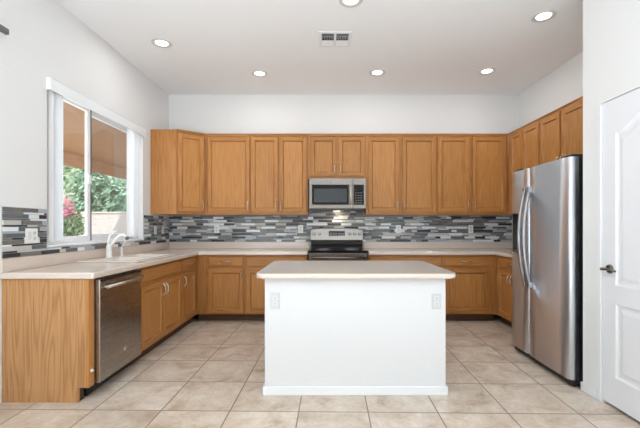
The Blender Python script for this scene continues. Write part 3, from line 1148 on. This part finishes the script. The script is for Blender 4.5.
od = MB().box(-RW + 0.003, RW - 0.003, -0.03, 0.0195, 0.20, 0.897, 0, 0.006, 2).build('oven_door', STEELX, rg_)
MB().box(-0.25, 0.25, -0.0315, -0.0301, 0.36, 0.70, 0, 0.0005).build('oven_window', BLACKGL, od)
m = MB()
m.tube([(-0.34, -0.078, 0.842), (0, -0.085, 0.842), (0.34, -0.078, 0.842)], 0.0135, 14)
for x in (-0.32, 0.32):
    m.cyl((x, -0.029, 0.842), (x, -0.078, 0.842), 0.011, None, 14)
m.build('handle', STEELX, od)
MB().box(-RW + 0.003, RW - 0.003, -0.026, 0.0195, 0.045, 0.192, 0, 0.006, 2).build('storage_drawer', STEELX, rg_)

# ------------------------------------------------------------------ microwave
mw = thing('microwave_oven', 'stainless over-the-range microwave hanging under the short cabinet', 'microwave', (0.158, 4.85, 1.466))
MH = 0.412
MB().box(-RW, RW, 0.022, 0.436, 0.012, MH, 0, 0.003).build('case', STEELD, mw)
MB().box(-RW + 0.01, RW - 0.01, 0.015, 0.44, -0.012, 0.0118).build('vent_hood', BLACK, mw)
fr = MB().box(-RW, 0.205, 0.0, 0.0218, 0.006, MH - 0.002, 0, 0.004, 2).build('microwave_door', STEELX, mw)
MB().box(-RW + 0.038, 0.150, -0.0012, 0.0002, 0.058, 0.325, 0, 0.0005).build('window_border', BLACKGL, fr)
MB().box(-RW + 0.068, 0.120, -0.0022, -0.0013, 0.090, 0.272, 0, 0.0004).build('window_glass', MWGL, fr)
m = MB()
m.tube([(0.176, -0.010, 0.055), (0.176, -0.040, 0.085), (0.176, -0.045, 0.2), (0.176, -0.040, 0.305), (0.176, -0.010, 0.335)], 0.0105, 12)
for z in (0.055, 0.335):
    m.cyl((0.176, 0.0, z), (0.176, -0.012, z), 0.012, None, 12)
m.build('handle', CHROME, fr)
pn = MB().box(0.2075, RW, 0.0, 0.0218, 0.006, MH - 0.002, 0, 0.004, 2).build('control_panel', STEELX, mw)
MB().box(0.215, RW - 0.03, -0.0012, 0.0002, 0.058, 0.325, 0, 0.0005).build('key_pad', BLACKGL, pn)
for i in range(3):
    for j in range(5):
        MB().box(0.232 + 0.036 * i, 0.252 + 0.036 * i, -0.0018, -0.0013, 0.08 + 0.033 * j, 0.086 + 0.033 * j).build('key', DGREY, pn)
ml = MB().box(-0.05, 0.05, 0.30, 0.36, -0.0135, -0.0121).build('task_lamp', LENS, mw)
d = bpy.data.lights.new('lamp', 'AREA')
d.size = 0.08
d.energy = 0.7
d.color = (1.0, 0.78, 0.5)
lo = bpy.data.objects.new('lamp', d)
COL.objects.link(lo)
lo.parent = mw
lo.location = (0, 0.33, -0.02)
lo.rotation_euler = (R(25), 0, 0)
em = MB().cyl((-0.085, 0.0, 0.368), (-0.085, -0.002, 0.368), 0.011, None, 20).build('emblem', DGREY, fr)

# ------------------------------------------------------------------ refrigerator (faces -X; local x -> -Y, local y -> +X)
fr_ = thing('refrigerator', 'stainless side-by-side refrigerator with dispenser on the right wall', 'refrigerator', (1.866, 3.672, 0), R(-90))
FW, FH = 0.882, 1.79
MB().box(0.004, FW - 0.004, 0.068, 0.80, 0.03, FH - 0.015, 0, 0.006).build('case', BLACK, fr_)
m = MB().box(0.01, FW - 0.01, 0.03, 0.30, 0.012, 0.058, 0, 0.002)
m.build('base_grille', BLACK, fr_)
for x in (0.05, FW - 0.05):
    MB().cyl((x, 0.06, 0.0), (x, 0.06, 0.0125), 0.02, 0.016, 14).build('foot', BLACK, fr_)
    MB().cyl((x, 0.72, 0.0), (x, 0.72, 0.031), 0.02, 0.016, 14).build('foot', BLACK, fr_)
for (a, b) in ((0.03, 0.12), (FW - 0.12, FW - 0.03)):
    MB().box(a, b, 0.03, 0.14, FH - 0.0148, FH + 0.008, 0, 0.005).build('hinge_cover', BLACK, fr_)
def fdoor(x0, x1, z0, z1):
    """bowed door with rounded upright edges"""
    r = 0.022
    bow = 0.012
    pts = [(x0, 0.0675)]
    for k in range(6):
        t = R(90.0 * k / 5)
        pts.append((x0 + r * (1 - math.cos(t)) , r - r * math.sin(t) + bow * 0))
    n = 10
    for k in range(1, n):
        x = x0 + r + (x1 - x0 - 2 * r) * k / n
        u = (x - x0) / (x1 - x0) * 2 - 1
        pts.append((x, -bow * (1 - u * u) * 0.6))
    for k in range(6):
        t = R(90.0 * (5 - k) / 5)
        pts.append((x1 - r * (1 - math.cos(t)), r - r * math.sin(t)))
    pts.append((x1, 0.0675))
    mb = MB().prism(pts, z0, z1, 0, None, 0.004, 2)
    return mb
SEAM = 0.317
fz_d = fdoor(0.0, SEAM - 0.003, 0.062, FH - 0.017).build('freezer_door', STEEL, fr_)
ff_d = fdoor(SEAM + 0.003, FW, 0.062, FH - 0.017).build('fridge_door', STEEL, fr_)
for d in (fz_d, ff_d):
    for p in d.data.polygons:
        p.use_smooth = abs(p.normal.z) < 0.3 and p.area < 0.12
def fhandle(x, door):
    m = MB()
    pts = []
    for k in range(17):
        t = -1 + 2 * k / 16
        pts.append((x, -0.018 - 0.052 * (1 - t * t), 1.14 + 0.43 * t))
    m.tube(pts, 0.016, 14)
    o = m.build('handle', HSTEEL, door)
    for z in (0.71, 1.57):
        m = MB()
        m.box(x - 0.016, x + 0.016, -0.032, 0.0, z - 0.028, z + 0.028, 0, 0.006, 2)
        m.build('handle_mount', HSTEEL, door)
fhandle(SEAM - 0.038, fz_d)
fhandle(SEAM + 0.042, ff_d)
dp = MB()
dp.box(0.040, 0.200, -0.010, 0.004, 0.985, 1.365, 0, 0.006, 2)
dpo = dp.build('dispenser', BLACK, fz_d)
m = MB()
m.box(0.050, 0.180, -0.0115, -0.0101, 1.26, 1.35, 0, 0.0005)
m.build('dispenser_display', BLACKGL, dpo)
m = MB()
m.box(0.050, 0.180, -0.020, -0.0101, 0.995, 1.012, 0, 0.002)
m.build('dispenser_tray', GREYM, dpo)
# small maker's badge high on the wide door
bx, bz = 0.770, 1.71
m = MB().box(bx - 0.017, bx + 0.017, 0.0005, 0.006, bz - 0.017, bz + 0.017, 0, 0.001)
bd = m.build('badge', DARKSLOT, ff_d)
m = MB()
for q in (((-0.009, 0.010), (-0.009, -0.010)), ((-0.008, 0.0), (0.008, 0.010)), ((-0.005, 0.0), (0.009, -0.010))):
    (a, b), (c, d) = q
    m.tube([(bx + a, 0.0, bz + b), (bx + c, 0.0, bz + d)], 0.0018, 6)
m.build('badge_mark', CHROME, bd)

# ------------------------------------------------------------------ ceiling fixtures
def can_light(px, py, label):
    Y = F_PX * (ZC - 1.24) / (225 - py)
    X = (px - 325) * Y / F_PX
    root = thing('recessed_light', label, 'ceiling light', (X, Y, ZC), 0, 'recessed lights in the kitchen ceiling')
    m = MB()
    b2 = bmesh.new()
    prof = [(0.100, 0.0), (0.100, -0.004), (0.094, -0.007), (0.076, -0.007), (0.064, -0.003), (0.062, -0.0003)]
    n = 32
    rings = [[b2.verts.new((r * math.cos(2 * PI * k / n), r * math.sin(2 * PI * k / n), z)) for k in range(n)] for r, z in prof]
    for i in range(len(rings) - 1):
        for k in range(n):
            f = b2.faces.new((rings[i][k], rings[i][(k + 1) % n], rings[i + 1][(k + 1) % n], rings[i + 1][k])); f.smooth = True
    m.merge(b2, 0)
    m.build('trim_ring', RING, root)
    MB().cyl((0, 0, -0.0005), (0, 0, -0.0025), 0.0615, 0.059, 32).build('lens', LENS, root)
    d = bpy.data.lights.new('lamp', 'AREA')
    d.shape = 'DISK'
    d.size = 0.12
    d.energy = 3
    d.color = (0.97, 0.98, 1.0)
    lo = bpy.data.objects.new('lamp', d)
    COL.objects.link(lo)
    lo.parent = root
    lo.location = (0, 0, -0.012)
    return root
can_light(161, 42, 'round recessed ceiling light nearest the window')
can_light(259, 72.5, 'round recessed ceiling light above the left wall cabinets, in the far row')
can_light(376.5, 71.5, 'round recessed ceiling light just right of the microwave, in the far row')
can_light(486, 70, 'round recessed ceiling light at the right end of the far row')
can_light(543, 15, 'round recessed ceiling light in front of the refrigerator')
can_light(350, -1, 'round recessed ceiling light at the top edge, nearest the viewer above the island')

vt = thing('ceiling_vent', 'white rectangular air vent with dark louvre slots in the ceiling', 'vent', (0.095, 3.73, ZC))
m = MB()
vx, vy = 0.165, 0.15
m.box(-vx, vx, -vy, -vy + 0.03, -0.008, -0.0003, 0, 0.002)
m.box(-vx, vx, vy - 0.03, vy, -0.008, -0.0003, 0, 0.002)
m.box(-vx, -vx + 0.03, -vy + 0.03, vy - 0.03, -0.008, -0.0003, 0, 0.002)
m.box(vx - 0.03, vx, -vy + 0.03, vy - 0.03, -0.008, -0.0003, 0, 0.002)
m.box(-0.012, 0.012, -vy + 0.03, vy - 0.03, -0.008, -0.0003, 0, 0.002)
m.build('vent_frame', WHITE, vt)
MB().box(-vx + 0.03, vx - 0.03, -vy + 0.03, vy - 0.03, -0.0009, -0.0003).build('vent_shade_plate', DARKSLOT, vt)  # thin dark plate stands in for the shade inside the vent opening
VM = Matrix(((0, 0, 1, 0), (1, 0, 0, 0), (0, 1, 0, 0), (0, 0, 0, 1)))
for (a, b) in ((-vx + 0.031, -0.0125), (0.0125, vx - 0.031)):
    for y in (-0.112, -0.088, -0.064, 0.012):          # open blades, seen nearly edge on
        MB().prism([(-0.008, -0.0095), (0.008, -0.0015), (0.009, -0.0025), (-0.007, -0.0105)], a, b, 0, Matrix.Translation((0, y, 0)) @ VM).build('slat', WHITE, vt)
    for k in range(4):                                 # closed blades of the far half
        y = 0.035 + 0.024 * k
        MB().prism([(-0.013, -0.0015), (0.013, -0.0085), (0.013, -0.0100), (-0.013, -0.0030)], a, b, 0, Matrix.Translation((0, y, 0)) @ VM).build('slat', WHITE, vt)
    n = 7
    for k in range(n):
        x = a + (b - a) * (k + 0.5) / n
        MB().box(x - 0.0016, x + 0.0016, -0.05, 0.0, -0.006, -0.001).build('fin', WHITE, vt)

# ------------------------------------------------------------------ outdoors, seen through the window
PATIOW = wood('patio_boards', 1, srgb(182, 148, 118), srgb(166, 132, 102), srgb(144, 112, 84), 0.7)
STUC = paint('stucco', srgb(216, 214, 213), 0.9, 0.3, 30)
GRAV = paint('gravel', srgb(196, 182, 164), 0.95, 0.5, 60)
ROOFT = paint('roof_tiles', srgb(150, 140, 134), 0.9, 0.4, 12)
def leafmat(name, a, b):
    m = mat(name, a, 0.6)
    n, l, bs = nodes(m)
    mp = obj_coords(m, rnd=True)
    t = noise(m, mp, 6.0, 3)
    c = ramp(m, t.outputs['Fac'], [(0.35, a), (0.65, b)])
    l.new(c.outputs[0], bs.inputs['Base Color'])
    return m
LEAF = [leafmat('leaves_deep', srgb(112, 150, 126), srgb(158, 188, 164)),
        leafmat('leaves_light', srgb(142, 176, 146), srgb(186, 208, 180)),
        leafmat('leaves_shrub', srgb(128, 158, 120), srgb(176, 196, 158))]
BARK = mat('bark', srgb(110, 92, 76), 0.9)
PINK = mat('pink_petals', srgb(250, 175, 205), 0.6)
gnd = MB().box(-40, XL - T - 0.001, -10, 40, -0.3, -0.12).build('ground_outside', GRAV)
gnd['kind'] = 'structure'
gnd['label'] = 'pale gravel yard outside the window'
pr = thing('patio_cover', 'wooden patio roof outside the window', 'patio cover', (-4.0, 3.5, -0.12))
MB().box(-1.6, 1.565, -3.0, 9.5, 2.92, 2.96).build('roof_boards', PATIOW, pr)
MB().box(-1.6, -1.46, -3.0, 9.5, 2.66, 2.919).build('beam', PATIOW, pr)
for y in (-2.6, 9.2):
    MB().box(-1.6, -1.46, y - 0.07, y + 0.07, 0.0, 2.66).build('post', PATIOW, pr)
bw = MB().box(-16, -2.9, 11.0, 11.2, -0.12, 1.62)
bw.box(-16, -2.9, 10.97, 11.23, 1.62, 1.67, 0, 0.01)
tag(bw.build('garden_wall', STUC), 'pale stucco garden wall across the yard outside the window', 'garden wall', kind='thing')
def leaf_ball(centers, count, size, seed, mi=0, mb=None):
    rg = random.Random(seed)
    mb = mb or MB()
    for k in range(count):
        c, r = rg.choice(centers)
        d = Vector((rg.gauss(0, 1), rg.gauss(0, 1), rg.gauss(0, 1))).normalized()
        p = Vector(c) + Vector((d.x * r[0], d.y * r[1], d.z * r[2])) * (0.55 + 0.5 * rg.random())
        q = Vector((rg.gauss(0, 1), rg.gauss(0, 1), rg.gauss(0, 1))).normalized()
        u = q.orthogonal().normalized() * size * (0.6 + 0.8 * rg.random())
        w = q.cross(u).normalized() * u.length * 0.5
        mb.quad([p - u, p + w, p + u, p - w], mi)
    return mb
def tree(name, label, cat, loc, centers, count, size, lm, trunk_h, seed, group=None, tr=0.09):
    root = thing(name, label, cat, loc, 0, group)
    leaf_ball(centers, count, size, seed).build('foliage', lm, root)
    t = MB().tube([(0, 0, 0), (0.03, 0.02, trunk_h * 0.5), (-0.02, 0.0, trunk_h)], [tr, tr * 0.8, tr * 0.5], 8)
    t.build('trunk', BARK, root)
    return root
tree('garden_tree', 'dense green tree rising over the garden wall, seen through the right window pane', 'tree', (-8.2, 13.0, -0.12),
     [((0, 0, 2.6), (0.9, 0.9, 1.0)), ((-0.6, 0.2, 3.2), (0.8, 0.8, 0.9)), ((0.45, 0, 2.2), (0.7, 0.7, 0.8)), ((-0.2, 0, 1.7), (0.8, 0.8, 0.7))], 3600, 0.10, LEAF[0], 2.2, 1)
tree('garden_tree', 'pale green tree seen through the left window pane', 'tree', (-7.6, 9.6, -0.12),
     [((0, 0, 2.4), (0.7, 0.7, 0.8)), ((0.3, 0.2, 2.9), (0.5, 0.5, 0.6)), ((-0.4, 0, 2.0), (0.7, 0.7, 0.7))], 2600, 0.08, LEAF[1], 1.9, 2)
tree('garden_tree', 'small distant tree behind the garden wall, at the right edge of the window', 'tree', (-9.0, 17.0, -0.12),
     [((0, 0, 3.0), (1.2, 1.0, 0.9)), ((1.0, 0, 3.5), (0.9, 0.8, 0.8))], 2400, 0.12, LEAF[1], 2.4, 4)
fs = tree('flowering_shrub', 'shrub with pink flowers outside the left window pane', 'shrub', (-4.68, 6.55, -0.12),
     [((0, 0, 0.95), (0.46, 0.4, 0.55)), ((0.0, 0, 1.38), (0.32, 0.3, 0.35)), ((-0.1, 0, 0.5), (0.45, 0.4, 0.4))], 2400, 0.045, LEAF[2], 0.8, 5, tr=0.03)
leaf_ball([((0.08, -0.1, 1.72), (0.14, 0.14, 0.13)), ((0.16, -0.15, 1.58), (0.10, 0.1, 0.08)), ((-0.05, -0.1, 1.50), (0.1, 0.1, 0.1))], 190, 0.035, 9).build('flowers', PINK, fs)
nb = thing('neighbour_house', 'neighbouring house roof beyond the garden wall', 'house', (-12.2, 22.0, -0.12))
MB().box(-3, 3, -2, 2, 0, 2.6).build('house_walls', STUC, nb)
MB().prism([(-3.4, 2.6), (3.4, 2.6), (2.0, 3.7), (-2.0, 3.7)], -2.4, 2.4, 0, Matrix.Rotation(R(90), 4, 'X')).build('house_roof', ROOFT, nb)
